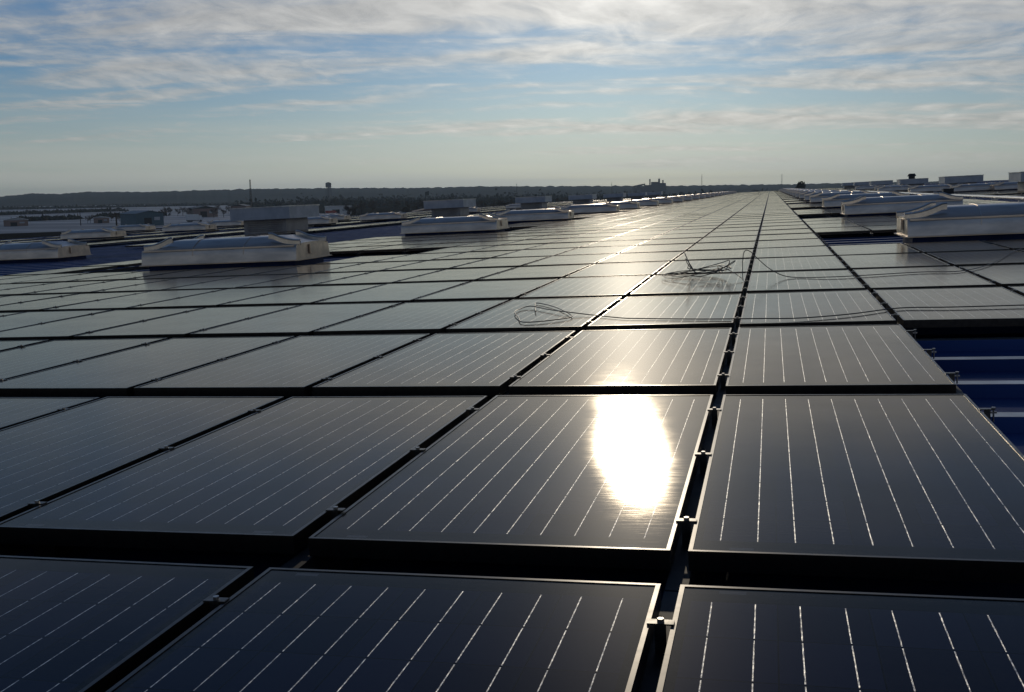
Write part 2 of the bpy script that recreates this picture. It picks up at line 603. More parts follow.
em.build('eave_trim', M_SEAMCAP, bld)

# ------------------------------------------------------------------ solar panels
VENT_ROWS = [8, 14, 19, 25, 29, 34, 39, 44, 49, 54, 59, 64, 69, 74, 79, 84, 89, 94, 99, 104, 109, 114]
VENT_V = {r: (r - 1) * ROWP + 0.28 for r in VENT_ROWS}
VENT_V[8] = 13.66
NROWS = 120


def panel_present(r, c):
    after = (r in VENT_ROWS) or ((r - 1) in VENT_ROWS)
    if r <= 3 and c >= 1:
        return False
    if -7 <= c <= 0:
        if r == 9 and c == -7:
            return False
        return True
    if r <= 7:
        return -17 <= c <= 7
    if -11 <= c <= -8:
        if after:
            return False
        if r > 13 and c <= -10:
            return False
        return True
    if c == -13 and r in (8, 9):
        return True
    if 1 <= c <= 5:
        return not after
    if 6 <= c <= 7:
        return r >= 9
    if 10 <= c <= 22:
        return r >= 12 and (r % 8) not in (0, 1) and not (14 <= c <= 18)
    if c in (-21, -20) and 15 <= r <= 34:
        return True
    if c in (-27, -26, -33, -32, -39, -38, -45, -44) and 16 <= r <= 100:
        return r % 13 != 0
    return False


VW = ROOF.inverted() @ EYE
cells = []
for r in range(1, NROWS + 1):
    for c in range(-46, 23):
        if panel_present(r, c):
            u, v = (c + 0.5) * PITCH, (r - 1) * ROWP + PL / 2
            # keep what the lens (or a step aside of it) can see
            p = cam.matrix_world.inverted() @ (ROOF @ Vector((u, v, 0)))
            if p.z > 1.2:
                continue
            if p.z < -0.3 and abs(p.x / p.z) > 0.68 and r > 2:
                continue
            inframe = False
            for du in (-0.42, 0, 0.42):
                for dv in (-0.86, 0, 0.86):
                    q = cam.matrix_world.inverted() @ (ROOF @ Vector((u + du, v + dv, 0)))
                    if q.z < -0.1 and abs(q.x / q.z) < 0.50 and abs(q.y / q.z) < 0.34:
                        inframe = True
            cells.append((0 if inframe else 1, (Vector((u, v)) - VW.xy).length, r, c))
cells.sort()
near = [(r, c) for _, _, r, c in cells[:300]]
far = [(r, c) for _, _, r, c in cells[300:]]


def ring(mb, x0, x1, y0, y1, wdt, z0, z1, mi=0):
    """a rectangular frame with a flat lip and outer and inner sides"""
    o = [(x0, y0), (x1, y0), (x1, y1), (x0, y1)]
    i = [(x0 + wdt, y0 + wdt), (x1 - wdt, y0 + wdt), (x1 - wdt, y1 - wdt), (x0 + wdt, y1 - wdt)]
    for k in range(4):
        l = (k + 1) % 4
        mb.face([(*o[k], z1), (*o[l], z1), (*i[l], z1), (*i[k], z1)], mi)
        mb.face([(*o[k], z0), (*o[l], z0), (*o[l], z1), (*o[k], z1)], mi)
        mb.face([(*i[k], z1), (*i[l], z1), (*i[l], z0), (*i[k], z0)], mi)
        mb.face([(*o[l], z0), (*o[k], z0), (*i[k], z0), (*i[l], z0)], mi)


hw, hl = PW / 2, PL / 2
fr = MB()
ring(fr, -hw, hw, -hl, hl, 0.009, -0.044, 0.0)
FRAME_ME = fr.mesh('frame', M_FRAME, weld=True)
gl = MB()
e = 0.0085
gl.face([(-hw + e, -hl + e, -0.0018), (hw - e, -hl + e, -0.0018), (hw - e, hl - e, -0.0018), (-hw + e, hl - e, -0.0018)], 0,
        [(e, e), (PW - e, e), (PW - e, PL - e), (e, PL - e)])
gl.face([(-hw + e, hl - e, -0.009), (hw - e, hl - e, -0.009), (hw - e, -hl + e, -0.009), (-hw + e, -hl + e, -0.009)], 1)
GLASS_ME = gl.mesh('glass_face', [M_GLASS, M_DARK], recalc=False)
# one run of mounting rail under the panel's right edge, standing on feet
rl = MB()
rl.box((hw - 0.004, -hl - RG / 2 + 0.004, -0.098), (hw + GAP + 0.004, hl + RG / 2 - 0.004, -0.052))
for dy in (-0.62, 0.05, 0.70):
    rl.box((hw - 0.016, dy - 0.035, W_ROOF + 0.004), (hw + GAP + 0.016, dy + 0.035, -0.099))
RAIL_ME = rl.mesh('mounting_rail', M_RAIL)
# the clamp over the seam: plate, two ears, bolt
cl = MB()
cl.box((-0.0235, -0.010, 0.0004), (0.0235, 0.010, 0.0034))
cl.box((-0.010, -0.0098, -0.055), (0.010, -0.006, 0.0004), bottom=False)
CLAMP_ME = cl.mesh('clamp', M_CLAMP)
bo = MB()
bo.tube([(0, 0, 0.0035), (0, 0, 0.0095)], 0.0065, 6)
BOLT_ME = bo.mesh('bolt', M_STEEL)
eb = MB()
eb.tube([(0.024, 0, -0.05), (0.024, 0, 0.004)], 0.0035, 8)
eb.tube([(0.024, 0, 0.004), (0.024, 0, 0.010)], 0.0085, 6)
eb.box((0.012, -0.003, -0.016), (0.036, 0.003, -0.008))
STUD_ME = eb.mesh('bolt', M_STEEL)

_ONES = ['', 'one', 'two', 'three', 'four', 'five', 'six', 'seven', 'eight', 'nine', 'ten', 'eleven', 'twelve', 'thirteen', 'fourteen',
         'fifteen', 'sixteen', 'seventeen', 'eighteen', 'nineteen']
_TENS = ['', '', 'twenty', 'thirty', 'forty', 'fifty', 'sixty', 'seventy', 'eighty', 'ninety']
_IRR = {'one': 'first', 'two': 'second', 'three': 'third', 'five': 'fifth', 'eight': 'eighth', 'nine': 'ninth', 'twelve': 'twelfth'}


def number(n):
    if n < 20:
        return _ONES[n]
    return _TENS[n // 10] + ('-' + _ONES[n % 10] if n % 10 else '')


def ordinal(n):
    w = number(n)
    head, _, last = w.rpartition('-')
    last = _IRR.get(last, last[:-1] + 'ieth' if last.endswith('y') else last + 'th')
    return (head + '-' if head else '') + last


ORD = [''] + [ordinal(k) for k in range(1, 100)]
NUM = [''] + [number(k) for k in range(1, 100)]
SPECIAL = {(2, -1): 'dark solar panel carrying the white blaze of the reflected sun',
           (3, -1): 'solar panel just behind the sun blaze, its near edge lit white',
           (2, 0): 'dark solar panel right of the sun blaze with ten bright thin lines',
           (1, -1): 'nearest dark solar panel, left of the seam at the bottom of the photo',
           (1, 0): 'nearest dark solar panel, right of the seam at the bottom of the photo',
           (3, 0): 'solar panel whose right edge meets the bare blue ribbed roof, third row'}


def panel_label(r, c):
    if (r, c) in SPECIAL:
        return SPECIAL[(r, c)]
    k = -c if c < 0 else c + 1
    side = 'left' if c < 0 else 'right'
    if k == 1:
        return 'dark solar panel in the %s row back, touching the main seam on its %s' % (ORD[r], side)
    return 'dark solar panel in the %s row back, number %s %s of the main seam' % (ORD[r], NUM[k], side)


PG = 'solar panels laid in rows over the factory roof'
rnd = random.Random(5)


def add_mesh_obj(name, me, parent, loc=(0, 0, 0), mat=None):
    o = bpy.data.objects.new(name, me)
    COL.objects.link(o)
    o.parent = parent
    o.location = loc
    return o


CLAMP_V = (0.21, 0.82, 1.44)
for (r, c) in near:
    u, v = (c + 0.5) * PITCH, (r - 1) * ROWP + hl
    tilt = Matrix.Rotation(rad(rnd.uniform(-0.2, 0.2)), 4, 'X') @ Matrix.Rotation(rad(rnd.uniform(-0.2, 0.2)), 4, 'Y')
    if (r, c) in ((1, 0), (1, -1), (2, -1), (2, 0), (3, -1)):
        tilt = Matrix.Identity(4)
    root = empty('solar_panel', roof_at(u, v) @ tilt, panel_label(r, c), 'solar panel', PG)
    f = add_mesh_obj('frame', FRAME_ME, root)
    add_mesh_obj('glass_face', GLASS_ME, root)
    if r <= 12:
        add_mesh_obj('mounting_rail', RAIL_ME, root)
    if r <= 9 and -12 <= c <= 4:
        edge = not ((r, c + 1) in near or panel_present(r, c + 1))
        for cv in CLAMP_V:
            cv += 0.09 if r == 1 else rnd.uniform(-0.015, 0.015)
            k = add_mesh_obj('clamp', CLAMP_ME, root, (hw + GAP / 2, cv - hl, 0))
            bt = add_mesh_obj('bolt', BOLT_ME, k, (0, 0, 0))
            if edge:
                bt.data = STUD_ME
                bt.scale = (0.85, 0.85, 0.8)

# the rest of the array, far back: too many to count
fm = MB()
for (r, c) in far:
    u, v = (c + 0.5) * PITCH, (r - 1) * ROWP + hl
    tx, ty = rnd.uniform(-0.002, 0.002), rnd.uniform(-0.002, 0.002)
    def P(x, y, z):
        return (u + x, v + y, z + x * ty + y * tx)
    fm.face([P(-hw + e, -hl + e, -0.002), P(hw - e, -hl + e, -0.002), P(hw - e, hl - e, -0.002), P(-hw + e, hl - e, -0.002)], 0,
            [(e, e), (PW - e, e), (PW - e, PL - e), (e, PL - e)])
    o = [(-hw, -hl), (hw, -hl), (hw, hl), (-hw, hl)]
    i = [(-hw + e, -hl + e), (hw - e, -hl + e), (hw - e, hl - e), (-hw + e, hl - e)]
    for k in range(4):
        l = (k + 1) % 4
        fm.face([P(*o[k], 0), P(*o[l], 0), P(*i[l], 0), P(*i[k], 0)], 1)
        fm.face([P(*o[k], -0.044), P(*o[l], -0.044), P(*o[l], 0), P(*o[k], 0)], 1)
    fm.face([P(*o[3], -0.044), P(*o[2], -0.044), P(*o[1], -0.044), P(*o[0], -0.044)], 2)
fo = fm.build('solar_panel_field', [M_GLASS, M_FRAME, M_DARK], mat=ROOF.copy(), recalc=False)
tag(fo, 'grey mass of distant solar panels running to the far end of the roof', 'solar panels', kind='stuff')

# ------------------------------------------------------------------ long rounded roof vents
VL, VD, VH, VZ = 2.55, 1.15, 0.68, 0.055


def make_vent():
    root = empty('roof_vent', Matrix.Identity(4), 'long silver roof vent with rounded top', 'roof vent', 'long silver vents standing in rows on the roof')
    # section (y, z) of the middle; ends are drawn down in a hollow curve
    prof = [(-0.02, 0.0), (-0.002, 0.16), (0.014, 0.29), (0.020, 0.315), (0.035, 0.340), (0.10, 0.395), (0.20, 0.470), (0.235, 0.492), (0.28, 0.505), (0.42, 0.514), (VD / 2, 0.52)]
    prof = prof + [(VD - y, z) for y, z in reversed(prof[:-1])]
    st = []
    nE = 7
    for i in range(nE + 1):
        q = i / nE
        st.append((0.42 * q, 0.355 + (0.52 - 0.355) * q ** 1.9))
    st = st + [(VL - x, h) for x, h in reversed(st)]
    mb = MB()
    idx = []
    for x, top in st:
        row = []
        for y, z in prof:
            zz = (z if z <= 0.30 else 0.30 + (z - 0.30) * (top - 0.30) / 0.22) * VH + VZ
            mb.v.append((x, y, zz))
            row.append(len(mb.v) - 1)
        idx.append(row)
    for i in range(len(st) - 1):
        for j in range(len(prof) - 1):
            mb.f.append([idx[i][j], idx[i + 1][j], idx[i + 1][j + 1], idx[i][j + 1]])
            mb.mi.append(0)
            mb.uv.append([(0, 0)] * 4)
    for row in (idx[0], idx[-1]):
        mb.f.append(list(row))
        mb.mi.append(0)
        mb.uv.append([(0, 0)] * len(row))
    body = mb.build('hood', M_VENT, root, smooth=True)
    es = body.modifiers.new('split', 'EDGE_SPLIT')
    es.split_angle = rad(40)
    cb_ = MB()
    cb_.box((0.07, 0.07, W_ROOF + 0.003), (VL - 0.07, VD - 0.07, VZ - 0.015), bottom=False)
    cb_.build('curb', M_CURB, root)
    # sheet joints across the hood
    for x in (0.86, 1.70):
        sj = MB()
        pts = [(x, y - 0.004 if y < VD / 2 else y + 0.004, z * VH + VZ + 0.003) for y, z in prof[1:-1]]
        sj.tube(pts, 0.006, 5)
        sj.build('sheet_joint', M_VENT, root)
    # upturned lips along both sides of the drawn-down ends
    for sgn in (0, 1):
        for y in (0.12, VD - 0.12):
            lp = MB()
            pts = []
            for i in range(9):
                q = i / 8
                x = -0.02 + 0.50 * q
                top = 0.372 + (0.535 - 0.372) * max(0.0, (x / 0.42)) ** 1.9 if x < 0.42 else 0.537
                pts.append((VL - x if sgn else x, top * VH + VZ))
            for (xa, za), (xb, zb) in zip(pts, pts[1:]):
                y0, y1 = y - 0.009, y + 0.009
                lp.face([(xa, y0, za + 0.02), (xb, y0, zb + 0.02), (xb, y1, zb + 0.02), (xa, y1, za + 0.02)])
                lp.face([(xa, y0, za - 0.05), (xb, y0, zb - 0.05), (xb, y0, zb + 0.02), (xa, y0, za + 0.02)])
                lp.face([(xa, y1, za + 0.02), (xb, y1, zb + 0.02), (xb, y1, zb - 0.05), (xa, y1, za - 0.05)])
            lp.tube([(xx, y, zz + 0.026) for xx, zz in pts], 0.015, 8)
            lp.build('end_lip', M_LIP, root, weld=True)
    ed = MB()
    ed.box((0.03, -0.004, 0.285 * VH + VZ), (VL - 0.03, 0.009, 0.285 * VH + VZ + 0.022))
    ed.build('flashing_strip', M_VENT, root)
    # bottom drip flange and end brackets
    fl = MB()
    fl.box((-0.035, -0.035, VZ - 0.014), (VL + 0.035, VD + 0.035, VZ - 0.002))
    fl.build('flange', M_VENT, root)
    for x in (-0.03, VL + 0.008):
        br = MB()
        br.box((x, 0.42, 0.12), (x + 0.022, 0.73, 0.26))
        br.build('end_bracket', M_VENT, root)
    return root


vent_spots = []
for i, r in enumerate(VENT_ROWS):
    v = VENT_V[r]
    if v > 225:
        continue
    vent_spots.append((-9.05, v, 'left', i))
    vent_spots.append((1.86, v, 'right', i))
aisle_two = [(-30.6, 40.0), (-31.2, 49.0), (-24.9, 50.6), (-23.4, 57.5), (-42.0, 60.0), (-36.2, 62.0), (-30.6, 66.0), (-24.0, 76.0), (-37.0, 78.0), (-42.5, 92.0), (-24.0, 95.0)]
far_right = [(14.0, 52.0), (11.6, 59.1), (9.75, 60.2), (8.4, 67.0), (8.4, 86.0), (9.9, 105.0), (9.6, 125.0)]
more = [(-18.1, 20.2, 'the left-hand edge', 0)]
more += [(u, v, 'aisle two', i) for i, (u, v) in enumerate(aisle_two)] + [(u, v, 'far right', i) for i, (u, v) in enumerate(far_right)]
for (u, v, s, i) in more:
    vent_spots.append((u, v, s, i))
proto_vent = make_vent()
first = True
for (u, v, s, i) in vent_spots:
    if s in ('left', 'right'):
        side = 'left of' if s == 'left' else 'right of'
        if i == 0:
            lab = 'big silver roof vent, nearest in the row %s the panel columns' % side
        else:
            lab = 'silver roof vent with rounded top, %s back in the row %s the panel columns' % (ORD[i + 1], side)
    elif s.startswith('the left'):
        lab = 'dull silver roof vent cut by the left edge on bare blue roof'
    elif s == 'aisle two':
        lab = 'small distant vent on the left roof near the grey boxes, %s nearest of these' % ORD[i + 1]
    else:
        lab = 'small distant silver vent low on the right skyline, %s nearest of its group' % ORD[i + 1]
    m = roof_at(u, v, -0.07 if s.startswith('the left') else 0.0)
    if first:
        proto_vent.matrix_world = m
        proto_vent['label'] = lab
        first = False
    else:
        copy_tree(proto_vent, m, lab)


# ------------------------------------------------------------------ square rooftop air units (wide hood on a narrower base)
def make_unit():
    root = empty('rooftop_air_unit', Matrix.Identity(4), 'grey rooftop air unit', 'air unit', 'grey box air units on the roof')
    a = MB()
    a.box((0.34, 0.36, W_ROOF + 0.004), (2.06, 2.24, 0.43))
    bevel(a.build('base', M_UNITBASE, root), 0.02)
    h = MB()
    h.box((0, 0, 0.43), (2.4, 2.6, 0.86))
    bevel(h.build('hood', M_UNIT, root), 0.03)
    tp = MB()
    tp.box((-0.03, -0.03, 0.861), (2.43, 2.63, 0.90))
    tp.build('lid', M_SEAMCAP, root)
    lv = MB()
    for k in range(5):
        z = 0.04 + k * 0.07
        lv.face([(0.5, 0.352, z), (1.9, 0.352, z), (1.9, 0.325, z - 0.03), (0.5, 0.325, z - 0.03)])
    lv.build('louvre', M_UNITBASE, root)
    return root


unit = make_unit()
UV_ = [39.0, 64.0, 89.0, 114.0, 139.0, 164.0, 189.0]
for i, v in enumerate(UV_):
    lab = ('grey box air unit left of the silver vents, largest of its line' if i == 0 else
           'grey box air unit on the left roof side, %s back in its line' % ORD[i + 1])
    if i == 0:
        unit.matrix_world = roof_at(-21.6, v) @ Matrix.Scale(1.12, 4)
        unit['label'] = lab
    else:
        copy_tree(unit, roof_at(-21.6, v) @ Matrix.Scale(1.12, 4), lab)
for i, v in enumerate([53.0, 75.0, 100.0, 128.0, 153.0, 178.0]):
    m = roof_at(11.55, v)
    lab = 'grey box air unit on the right skyline, %s back in its line' % ORD[i + 1]
    copy_tree(unit, m, lab)
    if i == 2:
        fan = empty('exhaust_fan', roof_at(12.35, 100.9, 0.901), 'small black fan housing on top of a grey rooftop box, right skyline', 'exhaust fan')
        q = MB()
        q.tube([(0.35, 0.35, 0.0), (0.35, 0.35, 0.22)], 0.28, 14)
        q.build('base', M_DARK, fan)
        q = MB()
        q.tube([(0.35, 0.35, 0.221), (0.35, 0.35, 0.36), (0.35, 0.35, 0.46)], 0.40, 14, r1=0.26)
        q.build('cap', M_DARK, fan)

# pale conduit run along the right with a junction box on it
cd = MB()
cd.tube([(7.56, 9.0, 0.055), (7.56, 120.0, 0.055)], 0.05, 8)
for v in range(10, 120, 4):
    cd.box((7.46, v, W_ROOF + 0.005), (7.66, v + 0.12, 0.004))
tag(cd.build('conduit_run', M_CLIP, mat=ROOF.copy()), 'pale straight conduit running away along the right side of the roof', 'conduit')
jb = empty('junction_box', roof_at(7.36, 47.6, 0.107), 'small dark box sitting on the pale conduit at right', 'junction box')
q = MB()
q.box((0, 0, 0), (0.42, 0.4, 0.20))
bevel(q.build('case', M_DARK, jb), 0.01)
q = MB()
q.box((-0.02, -0.02, 0.201), (0.44, 0.42, 0.225))
q.build('lid', M_DARK, jb)


# ------------------------------------------------------------------ loose cables on the panels
def smooth_path(pts, n=6):
    P = [Vector(p) for p in pts]
    out = []
    for i in range(len(P) - 1):
        p0, p1, p2, p3 = P[max(i - 1, 0)], P[i], P[i + 1], P[min(i + 2, len(P) - 1)]
        for k in range(n):
            t = k / n
            out.append(0.5 * ((2 * p1) + (p2 - p0) * t + (2 * p0 - 5 * p1 + 4 * p2 - p3) * t * t + (3 * p1 - p0 - 3 * p2 + p3) * t ** 3))
    out.append(P[-1])
    return out


def cable(name, pts, label, r=0.0034):
    mb = MB()
    mb.tube(smooth_path(pts), r, 6)
    return tag(mb.build(name, M_CABLE, smooth=True, mat=ROOF.copy()), label, 'cable')


Z0 = 0.008
cable('loose_cable', [(-1.33, 6.47, Z0 + .004), (-1.42, 6.85, Z0), (-1.45, 7.06, Z0), (-1.26, 6.76, Z0), (-1.07, 6.31, Z0), (-1.03, 6.14, Z0), (-1.10, 6.02, Z0), (-1.21, 5.93, Z0), (-1.30, 5.94, Z0),
                      (-1.37, 6.15, Z0), (-1.47, 6.45, Z0 + .004), (-1.49, 6.68, Z0), (-1.44, 6.80, Z0 + .006), (-1.27, 6.58, Z0 + .004), (-1.08, 6.34, Z0 + .009), (-0.92, 6.24, Z0), (-0.70, 6.04, Z0), (-0.58, 5.99, Z0),
                      (-0.21, 5.90, Z0), (0.13, 5.84, Z0 + .003), (0.35, 5.85, Z0), (0.63, 5.99, Z0), (0.93, 6.24, Z0), (1.21, 6.23, Z0), (1.61, 6.25, Z0), (2.3, 6.3, Z0)],
      'thin black cable looping on the fourth row and running right over the panels')
pts = [(-0.03, 8.45, Z0), (-0.035, 8.52, 0.06), (-0.03, 8.55, 0.19), (-0.012, 8.56, 0.245), (0.03, 8.58, 0.235), (0.09, 8.62, 0.17), (0.2, 8.66, 0.07), (0.35, 8.66, Z0), (0.66, 8.55, Z0), (0.97, 8.63, Z0), (1.37, 8.77, Z0), (1.67, 8.75, Z0),
       (2.02, 9.39, Z0), (2.48, 10.82, Z0), (2.8, 11.6, Z0)]
cable('loose_cable', pts, 'thin cable arching up at the main seam and sagging right towards the vent')
rc = random.Random(11)
pts = []
N = 5
for k in range(N * 18):
    an = 2 * math.pi * k / 18
    turn = k / 18
    j = int(turn)
    rj = random.Random(j)
    ra = 0.25 + rj.uniform(-0.05, 0.05)
    ru = ra * (1.0 + 0.1 * math.sin(turn))
    tx, ty = rj.uniform(-0.30, 0.30), rj.uniform(-0.16, 0.16)
    x, y = ru * math.cos(an), ra * 1.15 * math.sin(an)
    z = Z0 + 0.012 + 0.005 * turn + max(0, x * tx + y * ty + 0.012) + 0.006 * math.sin(an * 3 + j)
    if j in (3, 4, 6) and 2.2 < (an % (2 * math.pi)) < 4.6:
        z += 0.12 * math.sin(((an % (2 * math.pi)) - 2.2) / 2.4 * math.pi)
        x *= 0.55
    pts.append((-0.42 + x + rj.uniform(-.02, .02), 9.02 + y, z))
pts += [(-0.25, 8.95, 0.10), (-0.12, 8.8, 0.05), (-0.05, 8.6, 0.02), (-0.03, 8.5, Z0)]
cable('cable_coil', pts, 'tangled coil of black cable lying on a panel left of the main seam', 0.0036)


# ------------------------------------------------------------------ beyond the roof: yard, sheds, masts, bare trees
def far_at(bearing, D, z=0.0, turn=0.0):
    a = rad(bearing)
    return Matrix.Translation((D * math.sin(a), D * math.cos(a), z)) @ Matrix.Rotation(-a + turn, 4, 'Z')


def px_bearing(x):
    """bearing of a thing read off the photo, in degrees from straight along the seams"""
    return -14.01 + math.degrees(math.atan((x - 512) / 1045.0))


def shed(x, D, w, dp, h, wall, roof, label, name='shed', cat='shed', turn=0.0, pitched=True):
    root = empty(name, far_at(px_bearing(x), D, 0, turn), label, cat)
    b = MB()
    b.box((-w / 2, 0, 0), (w / 2, dp, h))
    b.build('wall', wall, root)
    r = MB()
    if pitched:
        rz = h + w * 0.10
        for s in (-1, 1):
            r.face([(s * (w / 2 + .3), -.3, h), (0, -.3, rz), (0, dp + .3, rz), (s * (w / 2 + .3), dp + .3, h)])
            r.face([(s * (w / 2 + .3), -.3, h + .15), (0, -.3, rz + .15), (0, dp + .3, rz + .15), (s * (w / 2 + .3), dp + .3, h + .15)])
        r.face([(-w / 2, -.01, h), (w / 2, -.01, h), (0, -.01, rz)])
    else:
        r.box((-w / 2 - .25, -.25, h + .003), (w / 2 + .25, dp + .25, h + .35))
    r.build('roof', roof, root)
    d = MB()
    d.box((-w * .22, -.06, 0.01), (w * .05, -.012, h * .66))
    d.build('door', M_DARK, root)
    k = MB()
    k.box((w * .15, -.06, h * .45), (w * .36, -.012, h * .72))
    k.build('window', M_UNIT, root)
    return root


M_TEAL = rough_mat('teal_cladding', (0.05, 0.12, 0.15), (0.04, 0.09, 0.12), 0.5)
M_BRICKY = rough_mat('brownish_wall', (0.30, 0.20, 0.16), (0.22, 0.15, 0.12), 0.8)
M_PALEROOF = rough_mat('pale_roof_sheet', (0.42, 0.43, 0.44), (0.33, 0.34, 0.35), 0.4)
M_RED = rough_mat('red_paint', (0.45, 0.05, 0.025), (0.35, 0.04, 0.02), 0.45)
M_WHITE = rough_mat('white_paint', (0.75, 0.75, 0.73), (0.6, 0.6, 0.58), 0.4)
M_BARK = rough_mat('bare_bark', (0.060, 0.042, 0.030), (0.035, 0.026, 0.02), 0.9)
M_TWIG = rough_mat('bare_twigs', (0.085, 0.055, 0.038), (0.05, 0.035, 0.026), 0.9)
M_EVER = rough_mat('dark_needles', (0.018, 0.026, 0.018), (0.03, 0.036, 0.024), 0.9)
M_CONC = rough_mat('plant_concrete', (0.10, 0.105, 0.115), (0.07, 0.075, 0.085), 0.8)

shed(151, 470, 12.5, 14, 5.0, M_TEAL, M_TEAL, 'small teal shed standing on the pale yard at far left', turn=0.5)
shed(207, 640, 14, 20, 5.0, M_BRICKY, M_DARK, 'brown shed with dark roof among bare trees left of the mast', turn=0.2)
shed(240, 700, 10, 18, 5.4, M_BRICKY, M_DARK, 'dark low shed half hidden above the nearest grey air unit', turn=-0.2)
shed(16, 520, 10, 8, 2.6, M_BRICKY, M_PALEROOF, 'low brownish hut at the left edge of the pale yard')
shed(102, 540, 7, 7, 2.4, M_BRICKY, M_PALEROOF, 'low pinkish hut on the pale yard beside dark shrubs')
shed(340, 640, 16, 18, 4.6, M_WHITE, M_PALEROOF, 'low white shed beyond the roof, right of a red vehicle', pitched=False)
shed(610, 560, 12, 15, 5.2, M_WHITE, M_PALEROOF, 'small pale sunlit shed beyond the roof below the grey plant', pitched=False)
shed(440, 470, 22, 12, 3.6, M_BRICKY, M_BRICKY, 'long low reddish shed in the brown thicket behind the second vent', turn=0.15)


def truck(x, D, cab, box, label, turn):
    root = empty('parked_truck', far_at(px_bearing(x), D, 0, turn), label, 'truck')
    b = MB()
    b.box((-3.6, -1.2, 0.9), (2.0, 1.2, 3.6))
    bevel(b.build('cargo_box', box, root), .05)
    c = MB()
    c.box((2.1, -1.15, 0.6), (3.9, 1.15, 2.1))
    c.box((2.1, -1.1, 2.1), (3.4, 1.1, 3.0))
    bevel(c.build('cab', cab, root), .12)
    f = MB()
    f.box((-3.6, -1.0, 0.6), (2.05, 1.0, 0.88))
    f.build('chassis', M_DARK, root)
    for wx in (-2.6, -1.4, 2.9):
        for wy in (-1.15, 0.85):
            w = MB()
            w.tube([(wx, wy, .5), (wx, wy + .3, .5)], .5, 14)
            w.build('wheel', M_DARK, root)
    return root


truck(333, 560, M_RED, M_RED, 'red truck parked beyond the roof left of the white shed', 0.9)
truck(195, 520, M_WHITE, M_WHITE, 'white truck parked on the pale yard right of the teal shed', 0.2)


def pole(x, D, h, label, name='pole', r=0.14, arm=0.0):
    root = empty(name, far_at(px_bearing(x), D), label, name.replace('_', ' '))
    p = MB()
    p.tube([(0, 0, 0), (0, 0, h)], r, 8, r1=r * .6)
    p.build('post', M_BARK, root)
    a = MB()
    if arm:
        a.box((-arm, -.1, h - .45), (arm, .1, h - .15))
        a.build('crossarm', M_BARK, root)
    return root


pole(117, 330, 7.4, 'brown utility pole with crossarm standing before the pale yard', 'utility_pole', 0.30, 1.0)
pole(81, 500, 6.5, 'thin bare pole on the pale yard at far left', 'utility_pole', 0.2, 0.5)


def mast(x, D, h, label, w=0.9):
    root = empty('lattice_mast', far_at(px_bearing(x), D), label, 'mast')
    legs = [(-w, -w * .6), (w, -w * .6), (0, w)]
    tops = [(a * .25, b * .25) for a, b in legs]
    for (a, b), (c, d) in zip(legs, tops):
        m = MB()
        m.tube([(a, b, 0), (c, d, h)], .14, 5, r1=.09)
        m.build('leg', M_DARK, root)
    br = MB()
    n = 14
    for i in range(n):
        for j in range(3):
            k = (j + 1) % 3
            z0, z1 = h * i / n, h * (i + 1) / n
            f0, f1 = i / n, (i + 1) / n
            p0 = [legs[j][q] + (tops[j][q] - legs[j][q]) * f0 for q in (0, 1)]
            p1 = [legs[k][q] + (tops[k][q] - legs[k][q]) * f1 for q in (0, 1)]
            br.tube([(*p0, z0), (*p1, z1)], .06, 4)
    br.build('bracing', M_DARK, root)
    return root


mast(253, 620, 21.3, 'tall thin lattice mast rising over the wooded skyline at left')
mast(704, 1900, 38, 'hair-thin mast on the skyline left of the vanishing panel rows', 1.6)
mast(784, 1900, 36, 'hair-thin mast on the skyline right of the vanishing panel rows', 1.6)
mast(519, 1500, 24, 'short thin mast on the skyline above the third vent', 1.2)
mast(614, 1700, 25, 'short thin mast on the skyline just left of the grey plant', 1.2)

wt = empty('water_tower', far_at(px_bearing(331), 1500), 'water tower on legs standing over the wooded skyline at left', 'water tower')
q = MB()
q.tube([(0, 0, 22.5), (0, 0, 23.6), (0, 0, 28.6)], 4.0, 20)
q.tube([(0, 0, 28.6), (0, 0, 29.8)], 4.0, 20, r1=.6)
q.build('tank', M_CONC, wt)
for k in range(6):
    an = math.pi * k / 3
    q = MB()
    q.tube([(4.6 * math.cos(an), 4.6 * math.sin(an), 0), (3.2 * math.cos(an), 3.2 * math.sin(an), 22.5)], .35, 6)
    q.build('leg', M_CONC, wt)
q = MB()
q.tube([(0, 0, 0), (0, 0, 22.5)], .8, 8)
q.build('riser_pipe', M_CONC, wt)

pl = empty('industrial_plant', far_at(px_bearing(651), 1800), 'dark blocky industrial plant with stacks on the far skyline', 'plant')
q = MB()
for (x0, x1, h) in ((-8, 4, 20.5), (4, 16, 25.5), (16, 29, 23.5)):
    q.box((x0, -10, 0), (x1 - .01, 12, h))
q.build('main_block', M_CONC, pl)
q = MB()
for (x0, x1, h) in ((-28, -21, 16), (-20.9, -14, 18.5), (-13.9, -8.1, 17)):
    q.box((x0, -8, 0), (x1, 8, h))
q.build('silo_block', M_CONC, pl)
q = MB()
q.tube([(-27, 0, 18), (-6, 0, 22)], 1.3, 6)
q.build('conveyor', M_CONC, pl)
for (x, h, r) in ((2, 30.5, 1.1), (17.5, 31, 1.6), (24, 28.5, 1.2)):
    q = MB()
    q.tube([(x, 0, 20), (x, 0, h)], r, 10)
    q.build('stack', M_CONC, pl)


